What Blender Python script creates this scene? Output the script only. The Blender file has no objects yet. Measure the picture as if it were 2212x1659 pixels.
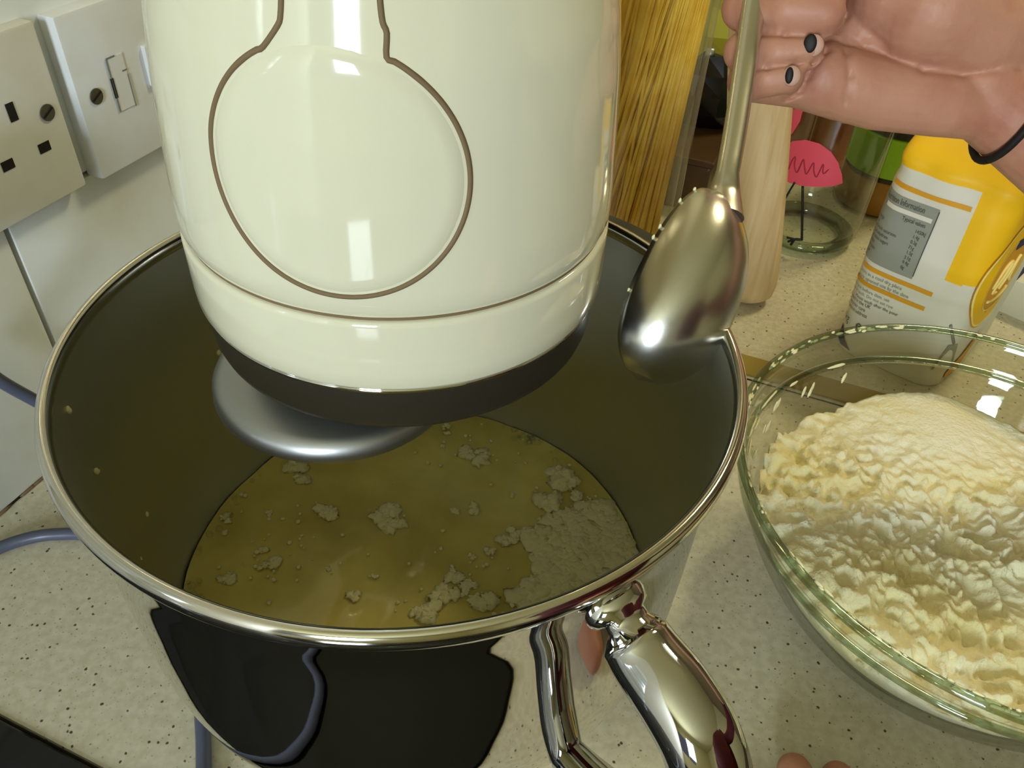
import bpy, bmesh, math, random
from mathutils import Vector, Matrix, noise
sc = bpy.context.scene
COL = sc.collection
R_ = math.radians
random.seed(7)

# ------------------------------------------------------------------ camera
F_PX, PITCH, ROLL = 1750.0, R_(41.22), R_(3.46)
CAM = Vector((0, 0, .375))
_c, _s = math.cos(PITCH), math.sin(PITCH)
FW = Vector((0, _c, -_s)); _up = Vector((0, _s, _c)); _rt = Vector((1, 0, 0))
RT = _rt * math.cos(ROLL) + _up * math.sin(ROLL)
UP = _up * math.cos(ROLL) - _rt * math.sin(ROLL)
cd = bpy.data.cameras.new('camera'); cam = bpy.data.objects.new('camera', cd); COL.objects.link(cam)
cd.sensor_width = 36; cd.lens = 36 * F_PX / 2212; cd.clip_start = .01; cd.clip_end = 50
m = Matrix((RT, UP, -FW)).transposed().to_4x4(); m.translation = CAM
cam.matrix_world = m
sc.camera = cam

# ------------------------------------------------------------------ light and exposure
# wall frame: D runs along the tiled wall, N points into the wall, wall face at t = .371
D = Vector((math.sin(R_(20.5)), math.cos(R_(20.5)), 0)); N = Vector((-D.y, D.x, 0)); WT = .371
def S(s, t, z): return D * s + N * t + Vector((0, 0, z))
w = bpy.data.worlds.new('world'); sc.world = w; w.use_nodes = True
w.node_tree.nodes['Background'].inputs[0].default_value = (.75, .82, 1, 1)
w.node_tree.nodes['Background'].inputs[1].default_value = .12
def area(name, loc, target, sx, sy, power, col):
    l = bpy.data.lights.new(name, 'AREA'); l.shape = 'RECTANGLE'; l.size = sx; l.size_y = sy
    l.energy = power; l.color = col
    o = bpy.data.objects.new(name, l); COL.objects.link(o); o.location = loc
    o.rotation_euler = (Vector(target) - Vector(loc)).to_track_quat('-Z', 'Y').to_euler()
    return o
area('window_daylight', S(-2.15, -.33, .74), S(.1, .1, .1), .42, .75, 46, (.80, .91, 1.0))
area('ceiling_lamp_light', (.80, .95, 1.42), (.2, .3, 0), .26, .26, 15, (1.0, .87, .50))
sc.view_settings.view_transform = 'Standard'; sc.view_settings.look = 'None'
sc.view_settings.gamma = 1; sc.view_settings.use_curve_mapping = False
sc.view_settings.exposure = 0.0

# ------------------------------------------------------------------ helpers
def at(px, py, z):
    d = RT * ((px - 1106) / F_PX) - UP * ((py - 829.5) / F_PX) + FW
    return CAM + d * ((z - CAM.z) / d.z)
def dep(px, py, t):
    return CAM + (RT * ((px - 1106) / F_PX) - UP * ((py - 829.5) / F_PX) + FW) * t
def pix(p):
    q = p - CAM; d = q.dot(FW)
    return 1106 + F_PX * q.dot(RT) / d, 829.5 - F_PX * q.dot(UP) / d
def lin(c):
    return tuple(((x / 255) / 12.92 if x / 255 <= .04045 else ((x / 255 + .055) / 1.055) ** 2.4) for x in c) + (1,)
def mat(name, rgb, rough=.5, metal=0, coat=0, bump=None, vary=None, sss=0, spec=.5, trans=0, ior=1.45, emit=None):
    m = bpy.data.materials.new(name); m.use_nodes = True; nt = m.node_tree
    b = nt.nodes['Principled BSDF']; b.inputs['Base Color'].default_value = lin(rgb)
    b.inputs['Roughness'].default_value = rough; b.inputs['Metallic'].default_value = metal
    b.inputs['Coat Weight'].default_value = coat; b.inputs['Coat Roughness'].default_value = .05
    b.inputs['Specular IOR Level'].default_value = spec; b.inputs['Transmission Weight'].default_value = trans
    b.inputs['IOR'].default_value = ior
    if sss:
        b.inputs['Subsurface Weight'].default_value = sss; b.inputs['Subsurface Radius'].default_value = (1, .35, .2)
        b.inputs['Subsurface Scale'].default_value = .006
    tc = nt.nodes.new('ShaderNodeTexCoord')
    if bump:
        n = nt.nodes.new('ShaderNodeTexNoise'); n.inputs['Scale'].default_value = bump[0]; n.inputs['Detail'].default_value = 4
        bp = nt.nodes.new('ShaderNodeBump'); bp.inputs['Strength'].default_value = bump[1]; bp.inputs['Distance'].default_value = bump[2]
        nt.links.new(tc.outputs['Object'], n.inputs['Vector']); nt.links.new(n.outputs[0], bp.inputs['Height'])
        nt.links.new(bp.outputs[0], b.inputs['Normal'])
    if vary:   # (scale, rgb2, lo, hi)
        n = nt.nodes.new('ShaderNodeTexNoise'); n.inputs['Scale'].default_value = vary[0]; n.inputs['Detail'].default_value = 5
        cr = nt.nodes.new('ShaderNodeValToRGB'); cr.color_ramp.elements[0].position = vary[2]; cr.color_ramp.elements[1].position = vary[3]
        cr.color_ramp.elements[0].color = lin(rgb); cr.color_ramp.elements[1].color = lin(vary[1])
        nt.links.new(tc.outputs['Object'], n.inputs['Vector']); nt.links.new(n.outputs[0], cr.inputs[0])
        nt.links.new(cr.outputs[0], b.inputs['Base Color'])
    return m
def glass_mat(name, tint, gloss=1.0, ior=1.5):
    m = bpy.data.materials.new(name); m.use_nodes = True; nt = m.node_tree
    for n in list(nt.nodes):
        if n.type != 'OUTPUT_MATERIAL': nt.nodes.remove(n)
    out = nt.nodes['Material Output']
    tr = nt.nodes.new('ShaderNodeBsdfTransparent'); tr.inputs[0].default_value = tint
    gl = nt.nodes.new('ShaderNodeBsdfGlossy'); gl.inputs['Roughness'].default_value = .03
    lw = nt.nodes.new('ShaderNodeLayerWeight'); lw.inputs[0].default_value = .5
    fr = nt.nodes.new('ShaderNodeMath'); fr.operation = 'POWER'; fr.inputs[1].default_value = 4.5; nt.links.new(lw.outputs['Facing'], fr.inputs[0])
    mu = nt.nodes.new('ShaderNodeMath'); mu.operation = 'MULTIPLY_ADD'; mu.inputs[1].default_value = .8 * gloss; mu.inputs[2].default_value = .045 * gloss
    mx = nt.nodes.new('ShaderNodeMixShader')
    nt.links.new(fr.outputs[0], mu.inputs[0]); nt.links.new(mu.outputs[0], mx.inputs[0])
    nt.links.new(tr.outputs[0], mx.inputs[1]); nt.links.new(gl.outputs[0], mx.inputs[2]); nt.links.new(mx.outputs[0], out.inputs[0])
    return m
class MB:
    def __init__(s): s.v = []; s.f = []
    def add(s, vs, fs):
        o = len(s.v); s.v += [Vector(v) for v in vs]; s.f += [tuple(i + o for i in f) for f in fs]; return s
    def box(s, c, ax, ay, az, hx, hy, hz):
        c = Vector(c); vs = [c + ax * (hx * i) + ay * (hy * j) + az * (hz * k) for i in (-1, 1) for j in (-1, 1) for k in (-1, 1)]
        return s.add(vs, [(0, 1, 3, 2), (4, 6, 7, 5), (0, 4, 5, 1), (2, 3, 7, 6), (0, 2, 6, 4), (1, 5, 7, 3)])
    def tube(s, pts, rad, seg=16, caps=True, flat=None, up=None):
        pts = [Vector(p) for p in pts]; n = len(pts)
        if not hasattr(rad, '__len__'): rad = [rad] * n
        T = [(pts[min(i + 1, n - 1)] - pts[max(i - 1, 0)]).normalized() for i in range(n)]
        a = Vector(up) if up else (Vector((0, 0, 1)) if abs(T[0].z) < .9 else Vector((1, 0, 0)))
        u = (a - T[0] * a.dot(T[0])).normalized(); vs = []; fs = []
        for i in range(n):
            u = (u - T[i] * u.dot(T[i])).normalized(); v = T[i].cross(u)
            for k in range(seg):
                an = 2 * math.pi * k / seg; ra = rad[i]
                rb = ra * (flat if flat else 1)
                vs.append(pts[i] + u * (math.cos(an) * rb) + v * (math.sin(an) * ra))
        for i in range(n - 1):
            for k in range(seg):
                k2 = (k + 1) % seg; fs.append((i * seg + k, i * seg + k2, (i + 1) * seg + k2, (i + 1) * seg + k))
        if caps: fs += [tuple(range(seg))[::-1], tuple((n - 1) * seg + k for k in range(seg))]
        return s.add(vs, fs)
    def lathe(s, prof, seg=96, c=(0, 0, 0), close=False, fn=None):
        vs = []; fs = []; n = len(prof)
        for i, (r, z) in enumerate(prof):
            for k in range(seg):
                a = 2 * math.pi * k / seg
                p = Vector((r * math.cos(a), r * math.sin(a), z))
                if fn: p = fn(p, a)
                vs.append(p + Vector(c))
        for i in range(n - 1 if not close else n):
            j = (i + 1) % n
            for k in range(seg):
                k2 = (k + 1) % seg; fs.append((i * seg + k, i * seg + k2, j * seg + k2, j * seg + k))
        return s.add(vs, fs)
    def blob(s, c, rx, ry, rz, seed=0, amp=.25, fr=1.5, seg=12, rings=7, ax=None):
        ax = ax or (Vector((1, 0, 0)), Vector((0, 1, 0)), Vector((0, 0, 1)))
        vs = []; fs = []
        for i in range(rings + 1):
            th = math.pi * i / rings
            for k in range(seg):
                a = 2 * math.pi * k / seg
                n = Vector((math.sin(th) * math.cos(a), math.sin(th) * math.sin(a), math.cos(th)))
                q = 1 + amp * noise.noise(n * fr + Vector((seed * 3.7, seed * 1.3, seed)))
                vs.append(Vector(c) + ax[0] * (n.x * rx * q) + ax[1] * (n.y * ry * q) + ax[2] * (n.z * rz * q))
        for i in range(rings):
            for k in range(seg):
                k2 = (k + 1) % seg; fs.append((i * seg + k, (i + 1) * seg + k, (i + 1) * seg + k2, i * seg + k2))
        return s.add(vs, fs)
    def build(s, name, m, parent=None, smooth=True, angle=None, bevel=None, sub=0, merge=None):
        me = bpy.data.meshes.new(name); me.from_pydata(s.v, [], s.f); me.validate()
        bm = bmesh.new(); bm.from_mesh(me)
        if merge: bmesh.ops.remove_doubles(bm, verts=bm.verts, dist=merge)
        bmesh.ops.recalc_face_normals(bm, faces=bm.faces)
        if bevel: bmesh.ops.bevel(bm, geom=[e for e in bm.edges], offset=bevel, segments=2, profile=.6, affect='EDGES')
        bm.to_mesh(me); bm.free()
        me.materials.append(m)
        for p in me.polygons: p.use_smooth = smooth
        if smooth and angle: me.set_sharp_from_angle(angle=R_(angle))
        o = bpy.data.objects.new(name, me); COL.objects.link(o)
        if parent: o.parent = parent; o.matrix_parent_inverse = parent.matrix_world.inverted()
        if sub:
            md = o.modifiers.new('sub', 'SUBSURF'); md.levels = sub; md.render_levels = sub
        return o
def tag(o, label=None, cat=None, group=None, kind=None):
    if label: o['label'] = label
    if cat: o['category'] = cat
    if group: o['group'] = group
    if kind: o['kind'] = kind
    return o
def empty(name, loc, label, cat, group=None):
    o = bpy.data.objects.new(name, None); o.empty_display_size = .02; COL.objects.link(o); o.location = loc
    bpy.context.view_layer.update()
    return tag(o, label, cat, group)
X, Y, Z = Vector((1, 0, 0)), Vector((0, 1, 0)), Vector((0, 0, 1))
def smooth_path(pts, n=8):
    pts = [Vector(p) for p in pts]; out = []
    P = [pts[0] * 2 - pts[1]] + pts + [pts[-1] * 2 - pts[-2]]
    for i in range(1, len(P) - 2):
        for k in range(n):
            t = k / n; a, b, c, d = P[i - 1], P[i], P[i + 1], P[i + 2]
            out.append(.5 * ((2 * b) + (c - a) * t + (2 * a - 5 * b + 4 * c - d) * t * t + (3 * b - a - 3 * c + d) * t ** 3))
    return out + [pts[-1]]
def interp(xs, ys, x):
    if x <= xs[0]: return ys[0]
    for i in range(1, len(xs)):
        if x <= xs[i]:
            t = (x - xs[i - 1]) / (xs[i] - xs[i - 1]); return ys[i - 1] + (ys[i] - ys[i - 1]) * t
    return ys[-1]
def text_mesh(s, size, spacing=1.0):
    c = bpy.data.curves.new('t', 'FONT'); c.body = s; c.size = size; c.space_character = spacing; c.resolution_u = 3
    o = bpy.data.objects.new('t', c); COL.objects.link(o)
    dg = bpy.context.evaluated_depsgraph_get(); me = o.evaluated_get(dg).to_mesh()
    v = [tuple(p.co) for p in me.vertices]; f = [tuple(p.vertices) for p in me.polygons]
    o.to_mesh_clear(); COL.objects.unlink(o); bpy.data.objects.remove(o); return v, f

# ------------------------------------------------------------------ materials
M = {}
M['tile'] = mat('glazed_tile', (222, 227, 226), .18, coat=.3, bump=(9, .15, .002), vary=(14, (205, 204, 188), .45, .8))
M['grout'] = mat('grout', (226, 222, 206), .9, bump=(300, .3, .0005))
M['plaster'] = mat('cream_paint', (214, 206, 160), .8)
M['plastic_white'] = mat('white_plastic', (222, 226, 230), .35, vary=(30, (212, 212, 208), .4, .8))
M['dark_hole'] = mat('dark_hole', (18, 16, 14), .8)
M['steel_screw'] = mat('dull_screw', (120, 120, 116), .45, 1)
M['cream'] = mat('cream_enamel', (222, 219, 192), .08, coat=.5)
M['groove'] = mat('groove_dirt', (120, 100, 70), .7)
M['skirt'] = mat('dark_skirt', (46, 42, 32), .4)
M['silver'] = mat('satin_aluminium', (176, 178, 178), .42, 1)
M['rimsteel'] = mat('satin_rim_steel', (215, 213, 205), .10, 1)
M['greyplastic'] = mat('grey_plastic', (112, 118, 118), .45)
M['chrome'] = mat('mirror_steel', (205, 205, 205), .035, 1)
M['brushed'] = mat('brushed_steel_inside', (196, 196, 180), .5, 1)
M['spoonsteel'] = mat('worn_steel', (205, 204, 196), .27, 1, bump=(60, .12, .001))
M['cable'] = mat('blue_grey_cable', (80, 84, 104), .35)
M['hob'] = mat('black_glass', (10, 10, 11), .08)
M['hobrim'] = mat('hob_trim', (30, 30, 30), .3, 1)
M['liquid'] = mat('golden_liquid', (230, 214, 128), .14, coat=.2, bump=(35, .25, .0015), vary=(22, (192, 174, 92), .35, .7))
M['clump'] = mat('wet_flour', (240, 232, 184), .8, bump=(400, .5, .0006))
M['flour'] = mat('flour', (240, 236, 214), .95, bump=(420, .8, .0012), vary=(16, (236, 226, 178), .40, .62))
M['skin'] = mat('skin', (190, 138, 114), .5, bump=(260, .35, .0006), vary=(38, (172, 112, 92), .42, .72), sss=.25)
M['nail'] = mat('nail', (190, 148, 130), .5)
M['polish'] = mat('black_polish', (20, 16, 16), .6)
M['elastic'] = mat('black_elastic', (16, 13, 12), .7)
M['jumper'] = mat('dark_red_jumper', (78, 14, 22), .9)
M['woodpin'] = None
M['brass'] = mat('yellowed_strip', (150, 128, 44), .5)
M['spag'] = mat('dry_spaghetti', (255, 216, 96), .45, vary=(60, (236, 186, 60), .4, .7))
M['bagyel'] = mat('yellow_paper', (250, 196, 20), .55)
M['bagwhite'] = mat('white_paper', (226, 222, 204), .6)
M['baggrey'] = mat('grey_print', (150, 152, 138), .6)
M['text'] = mat('dark_print', (84, 86, 76), .6)
M['stripe'] = mat('orange_print', (224, 160, 30), .6)
M['navy'] = mat('navy_print', (34, 34, 84), .5)
M['palewhite'] = mat('pale_yellow_print', (252, 226, 130), .6)
M['pink'] = mat('pink_print', (214, 74, 92), .5)
M['pinkline'] = mat('dark_pink_print', (150, 34, 44), .5)
M['black'] = mat('black_print', (14, 14, 14), .5)
M['lime'] = mat('lime_label', (160, 220, 30), .5)
M['amber'] = mat('amber_content', (170, 116, 22), .2)
M['redbrown'] = mat('red_brown_sauce', (180, 66, 42), .3)
M['terracotta'] = mat('terracotta_sauce', (232, 120, 86), .3)
M['greenlid'] = mat('green_lid', (60, 150, 100), .4)
M['blackgloss'] = mat('black_gloss', (14, 15, 17), .15)
M['oliveglass'] = mat('olive_glass', (92, 90, 20), .12)
M['olivelight'] = mat('yellow_green_film', (190, 190, 70), .2)
M['brownbox'] = mat('brown_wood_box', (92, 66, 38), .35, vary=(6, (60, 42, 24), .3, .7))
M['glassw'] = glass_mat('clear_glass', (.955, .97, .94, 1), 1.0)
M['glassrim'] = glass_mat('thick_glass_edge', (.66, .74, .64, 1), 1.6)
M['glassjar'] = glass_mat('jar_glass', (.965, .965, .93, 1), .8)
M['cabinet'] = mat('cream_cabinet', (220, 210, 180), .4)
M['floor'] = mat('dark_floor', (90, 74, 56), .4)
M['darkwall'] = mat('brown_wall', (120, 104, 74), .8)
def wood():
    m = mat('pale_wood', (206, 166, 108), .5); nt = m.node_tree; b = nt.nodes['Principled BSDF']
    tc = nt.nodes.new('ShaderNodeTexCoord'); mp = nt.nodes.new('ShaderNodeMapping'); mp.inputs['Scale'].default_value = (70, 70, 6)
    n = nt.nodes.new('ShaderNodeTexNoise'); n.inputs['Scale'].default_value = 1.6; n.inputs['Detail'].default_value = 5; n.inputs['Distortion'].default_value = .6
    cr = nt.nodes.new('ShaderNodeValToRGB'); cr.color_ramp.elements[0].position = .3; cr.color_ramp.elements[1].position = .7
    cr.color_ramp.elements[0].color = lin((206, 172, 120)); cr.color_ramp.elements[1].color = lin((232, 206, 158))
    nt.links.new(tc.outputs['Object'], mp.inputs[0]); nt.links.new(mp.outputs[0], n.inputs['Vector'])
    nt.links.new(n.outputs[0], cr.inputs[0]); nt.links.new(cr.outputs[0], b.inputs['Base Color']); return m
M['woodpin'] = wood()
def counter_mat():
    m = mat('speckled_laminate', (196, 190, 160), .42); nt = m.node_tree; b = nt.nodes['Principled BSDF']
    tc = nt.nodes.new('ShaderNodeTexCoord')
    def specks(scale, lo, hi):
        v = nt.nodes.new('ShaderNodeTexVoronoi'); v.inputs['Scale'].default_value = scale
        nt.links.new(tc.outputs['Object'], v.inputs['Vector'])
        n = nt.nodes.new('ShaderNodeTexNoise'); n.inputs['Scale'].default_value = scale * 2.2; nt.links.new(tc.outputs['Object'], n.inputs['Vector'])
        ad = nt.nodes.new('ShaderNodeMath'); ad.operation = 'MULTIPLY_ADD'; ad.inputs[1].default_value = .35
        nt.links.new(n.outputs[0], ad.inputs[0]); nt.links.new(v.outputs['Distance'], ad.inputs[2])
        cr = nt.nodes.new('ShaderNodeValToRGB'); cr.color_ramp.elements[0].position = lo; cr.color_ramp.elements[1].position = hi
        cr.color_ramp.elements[0].color = (0, 0, 0, 1); cr.color_ramp.elements[1].color = (1, 1, 1, 1)
        nt.links.new(ad.outputs[0], cr.inputs[0]); return cr.outputs[0]
    a = specks(190, .26, .33); c = specks(420, .24, .38)
    n = nt.nodes.new('ShaderNodeTexNoise'); n.inputs['Scale'].default_value = 220; nt.links.new(tc.outputs['Object'], n.inputs['Vector'])
    cr = nt.nodes.new('ShaderNodeValToRGB'); cr.color_ramp.elements[0].position = .35; cr.color_ramp.elements[1].position = .65
    cr.color_ramp.elements[0].color = lin((192, 185, 160)); cr.color_ramp.elements[1].color = lin((206, 200, 177)); nt.links.new(n.outputs[0], cr.inputs[0])
    m1 = nt.nodes.new('ShaderNodeMix'); m1.data_type = 'RGBA'; m1.inputs[6].default_value = lin((128, 118, 92)); nt.links.new(cr.outputs[0], m1.inputs[7])
    m1b = nt.nodes.new('ShaderNodeMath'); m1b.operation = 'MULTIPLY_ADD'; m1b.inputs[1].default_value = .55; m1b.inputs[2].default_value = .45
    nt.links.new(c, m1b.inputs[0]); nt.links.new(m1b.outputs[0], m1.inputs[0])
    m2 = nt.nodes.new('ShaderNodeMix'); m2.data_type = 'RGBA'; m2.inputs[6].default_value = lin((76, 66, 48)); nt.links.new(m1.outputs[2], m2.inputs[7]); nt.links.new(a, m2.inputs[0])
    nt.links.new(m2.outputs[2], b.inputs['Base Color']); return m
M['counter'] = counter_mat()

# ------------------------------------------------------------------ room
def slab(name, s0, s1, t0, t1, z0, z1, m, parent=None, bevel=None, kind='structure'):
    b = MB().box(S((s0 + s1) / 2, (t0 + t1) / 2, (z0 + z1) / 2), D, N, Z, abs(s1 - s0) / 2, abs(t1 - t0) / 2, abs(z1 - z0) / 2)
    o = b.build(name, m, parent, smooth=False, bevel=bevel)
    if kind and not parent: o['kind'] = kind
    return o
ZF, ZC = -.9, 1.5
slab('floor', -2.4, 1.6, -2.2, .4, ZF - .05, ZF, M['floor'])
slab('ceiling', -2.4, 1.6, -2.2, .4, ZC, ZC + .05, M['plaster'])
wl = slab('wall_left', -2.4, 1.6, WT + .006, WT + .106, ZF, ZC, M['grout'])
slab('wall_back', 1.5, 1.6, -2.2, .4, ZF, ZC, M['darkwall'])
slab('wall_right', -2.4, 1.6, -2.3, -2.2, ZF, ZC, M['plaster'])
# wall behind the camera, with the window opening
fr_ = slab('wall_front', -2.5, -2.4, -2.2, -.6, ZF, ZC, M['plaster'])
slab('trim_2', -2.5, -2.4, -.6, .4, ZF, .18, M['plaster'])
slab('trim_3', -2.5, -2.4, -.6, .4, 1.1, ZC, M['plaster'])
wf = slab('window_1', -2.46, -2.42, -.6, -.56, .18, 1.1, M['plastic_white'])
slab('window_frame', -2.46, -2.42, .36, .4, .18, 1.1, M['plastic_white'], wf)
slab('window_frame', -2.46, -2.42, -.12, -.08, .18, 1.1, M['plastic_white'], wf)
# glazed tiles, one by one: 200 wide, 150 high courses
TW, TH = .20, .155
for i in range(-3, 6):
    for j in range(0, 4):
        s0 = .2395 + TW * i + .001; z0 = TH * j + .0008
        if s0 > 1.45: continue
        b = MB().box(S(s0 + TW / 2 - .001, WT + .003, z0 + TH / 2 - .001), D, N, Z, TW / 2 - .0016, .0035, TH / 2 - .0014)
        b.build('tile', M['tile'], wl, smooth=True, angle=40, bevel=.0012)
# worktop, its joint strip, the cooker with its black glass hob
HOBS = .078
wt = slab('worktop', HOBS + .004, 1.49, -.23, WT, -.038, 0, M['counter'], bevel=.002, kind=None)
tag(wt, 'beige speckled laminate worktop running along the white tiled wall', 'worktop')
st = slab('joint_strip', .484, .5055, -.23, .20, .0002, .0016, M['brass'], kind=None)
tag(st, 'flat olive-yellow strip lying across the worktop beside the rolling pin', 'strip')
gp = slab('gap', .479, .4802, -.22, .18, .0001, .0004, M['dark_hole'], st)
cb = empty('base_cabinet', S(.8, .07, ZF), 'cream base cabinet carrying the speckled worktop', 'cabinet')
slab('body', HOBS + .01, 1.48, -.19, WT - .005, ZF + .1, -.0385, M['cabinet'], cb)
for k in range(3):
    s0 = HOBS + .02 + k * .47
    dr = slab('door', s0, s0 + .46, -.21, -.191, ZF + .12, -.05, M['cabinet'], cb)
    hd = MB().tube([S(s0 + .1, -.235, -.12), S(s0 + .3, -.235, -.12)], .006).build('handle', M['silver'], dr)
ck = empty('cooker', S(-.25, .07, ZF), 'black glass hob of the cooker in the lower left corner beside the worktop', 'cooker')
slab('body', -.53, HOBS - .004, -.2, WT, ZF, -.012, M['hobrim'], ck)
slab('hob_glass', -.54, HOBS + .002, -.23, WT - .012, -.0115, .002, M['hob'], ck, bevel=.001)
for (s_, t_, r_) in ((-.06, -.08, .08), (-.08, .18, .06), (-.36, -.08, .06), (-.36, .18, .08)):
    p = S(s_, t_, .0021); MB().lathe([(r_, 0), (r_ + .0015, 0), (r_ + .0015, .0003), (r_, .0003)], 64, p, close=True).build('cooking_zone', M['baggrey'], ck)
# dirt line and thin sealant where tile meets worktop
b = MB(); random.seed(3)
for k in range(40):
    s_ = -.1 + k * .011 + random.uniform(-.004, .004)
    b.blob(S(s_, WT - .0006, .0006), .006, .0012, .0008, seed=k, ax=(D, N, Z), seg=8, rings=5)
o = b.build('sealant_dirt', M['groove'], wl); o['kind'] = 'stuff'

# ------------------------------------------------------------------ sockets
WF = WT            # tile face
def plate(parent, s0, s1, z0, z1, thick, name='plate'):
    o = MB().box(S((s0 + s1) / 2, WF - thick / 2, (z0 + z1) / 2), D, N, Z, (s1 - s0) / 2, thick / 2, (z1 - z0) / 2).build(name, M['plastic_white'], parent, smooth=True, angle=50, bevel=.0018)
    return o
def screw(parent, s_, z_, th):
    o = MB()
    o.add(*disc_prism(s_, z_, .0042, WF - th - .0002, .0006)); q = o.build('screw', M['steel_screw'], parent, smooth=False)
    MB().box(S(s_, WF - th - .0009, z_), (D + Z * .5).normalized(), N, (Z - D * .5).normalized(), .0036, .0002, .0005).build('slot', M['dark_hole'], q, smooth=False)
def disc_prism(s_, z_, r, t, h, seg=20):
    vs = []
    for tt in (t, t - h):
        for k in range(seg):
            a = 2 * math.pi * k / seg; vs.append(S(s_ + r * math.cos(a), tt, z_ + r * math.sin(a)))
    fs = [tuple(range(seg)), tuple(range(seg, 2 * seg))[::-1]] + [(k, (k + 1) % seg, seg + (k + 1) % seg, seg + k) for k in range(seg)]
    return vs, fs
sk = empty('double_socket', S(.214, WF, .197), 'white double plug socket on the tiles at the left edge', 'socket')
TH_S = .0095
plate(sk, .140, .2868, .1545, .2405, TH_S)
for (cs) in (.2585, .186):
    for (ds, z_, w_, h_) in ((0.0005, .2057, .0022, .0044), (.011, .1835, .0034, .0024), (-.0115, .1835, .0034, .0024)):
        MB().box(S(cs + ds, WF - TH_S - .00005, z_), D, N, Z, w_, .0003, h_).build('pin_hole', M['dark_hole'], sk, smooth=False)
screw(sk, .2775, .1987, TH_S); screw(sk, .149, .1987, TH_S)
for cs in (.232, .165):
    MB().box(S(cs, WF - TH_S - .001, .228), D, N, Z, .006, .0015, .008).build('switch', M['plastic_white'], sk, smooth=False, bevel=.0006)
sp = empty('fused_spur', S(.339, WF, .197), 'white fused switch plate on the tiles between the double socket and the mixer', 'switch')
plate(sp, .2962, .3822, .1535, .2395, .0115)
screw(sp, .3075, .1968, .0115); screw(sp, .371, .1968, .0115)
TF = WF - .0115
fc = MB().box(S(.3258, TF - .0002, .198), D, N, Z, .0056, .0004, .0142).build('fuse_carrier', M['plastic_white'], sp, smooth=False)
for (s0, z0, hs, hz, nm) in ((.3200, .198, .0003, .0142, 0), (.323, .2124, .003, .0003, 0), (.3202, .1968, .0009, .0053, 1), (.3316, .192, .0002, .009, 0), (.3302, .2035, .0016, .0003, 0)):
    MB().box(S(s0, TF - .0006, z0), D, N, Z, hs, .0003, hz).build('slot' if nm else 'seam', M['dark_hole'] if nm else M['greyplastic'], fc, smooth=False)
MB().box(S(.352, TF - .0012, .2005), D, N, Z, .0062, .0016, .0112).build('rocker_switch', M['plastic_white'], sp, smooth=False, bevel=.0008)

# ------------------------------------------------------------------ stand mixer
BC = Vector((-.03657, .21597, 0))      # bowl axis
ZR = .2043                             # rim height
AZ = R_(4.0)
HB = Vector((math.sin(AZ), math.cos(AZ), 0)); HL = Vector((HB.y, -HB.x, 0))
def H(l, a, z): return BC + HL * l + HB * a + Vector((0, 0, ZR + z))
def head_r(z):
    return interp([.012, .03, .052, .064, .08, .095, .11, .125, .138, .148, .155, .158], [.0595, .0620, .0622, .0620, .0610, .0599, .0580, .0545, .048, .036, .018, .004], z)
mx = empty('stand_mixer', BC + HB * .1, 'cream stand mixer with rounded head over the steel mixing bowl', 'mixer')
def head_ring(z, r, seg=72, back=.215):
    # half circle in front, straight flanks behind, rounded rear
    pts = []
    for k in range(seg + 1):
        a = math.pi * k / seg; pts.append(H(-math.cos(a) * r, -math.sin(a) * r, z))
    bk = back - (.062 - r) * .6
    for a_ in (.05, .10, .15, .20):
        pts.append(H(r * (1 - a_ * .15), min(a_, bk), z))
    for k in range(1, 12):
        a = math.pi * k / 12; pts.append(H(math.cos(a) * r * .96, bk + math.sin(a) * r * .4, z))
    for a_ in (.20, .15, .10, .05):
        pts.append(H(-r * (1 - a_ * .15), min(a_, bk), z))
    return pts
def loft(rings, cap0=True, cap1=True):
    b = MB(); n = len(rings[0]); vs = [p for r in rings for p in r]; fs = []
    for i in range(len(rings) - 1):
        for k in range(n):
            k2 = (k + 1) % n; fs.append((i * n + k, i * n + k2, (i + 1) * n + k2, (i + 1) * n + k))
    if cap0: fs.append(tuple(range(n))[::-1])
    if cap1: fs.append(tuple((len(rings) - 1) * n + k for k in range(n)))
    return b.add(vs, fs)
zs = [.0535, .056] + [.06 + .003 * i for i in range(31)] + [.1545, .1565, .158]
def up_r(z): return head_r(z) - (.0010 if z < .0542 else 0)
loft([head_ring(z, up_r(z)) for z in zs]).build('head_housing', M['cream'], mx, smooth=True, angle=50)
loft([head_ring(z, r) for z, r in ((.0300, .0600), (.0304, .0614), (.0316, .0620), (.036, .0622), (.0505, .0622), (.0518, .0620), (.0523, .0612))]).build('lower_band', M['cream'], mx, smooth=True, angle=60)
loft([head_ring(z, .0608) for z in (.0520, .0538)], False, False).build('seam', M['groove'], mx)
# chrome line and dark skirt
loft([head_ring(z, r) for z, r in ((.0288, .0606), (.0292, .0613), (.0299, .0613), (.0302, .0606))], False, False).build('trim_ring', M['chrome'], mx)
loft([head_ring(z, r) for z, r in ((.0140, .0575), (.0150, .0592), (.017, .0598), (.027, .0604), (.0293, .0604))]).build('skirt', M['skirt'], mx, smooth=True, angle=50)
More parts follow.
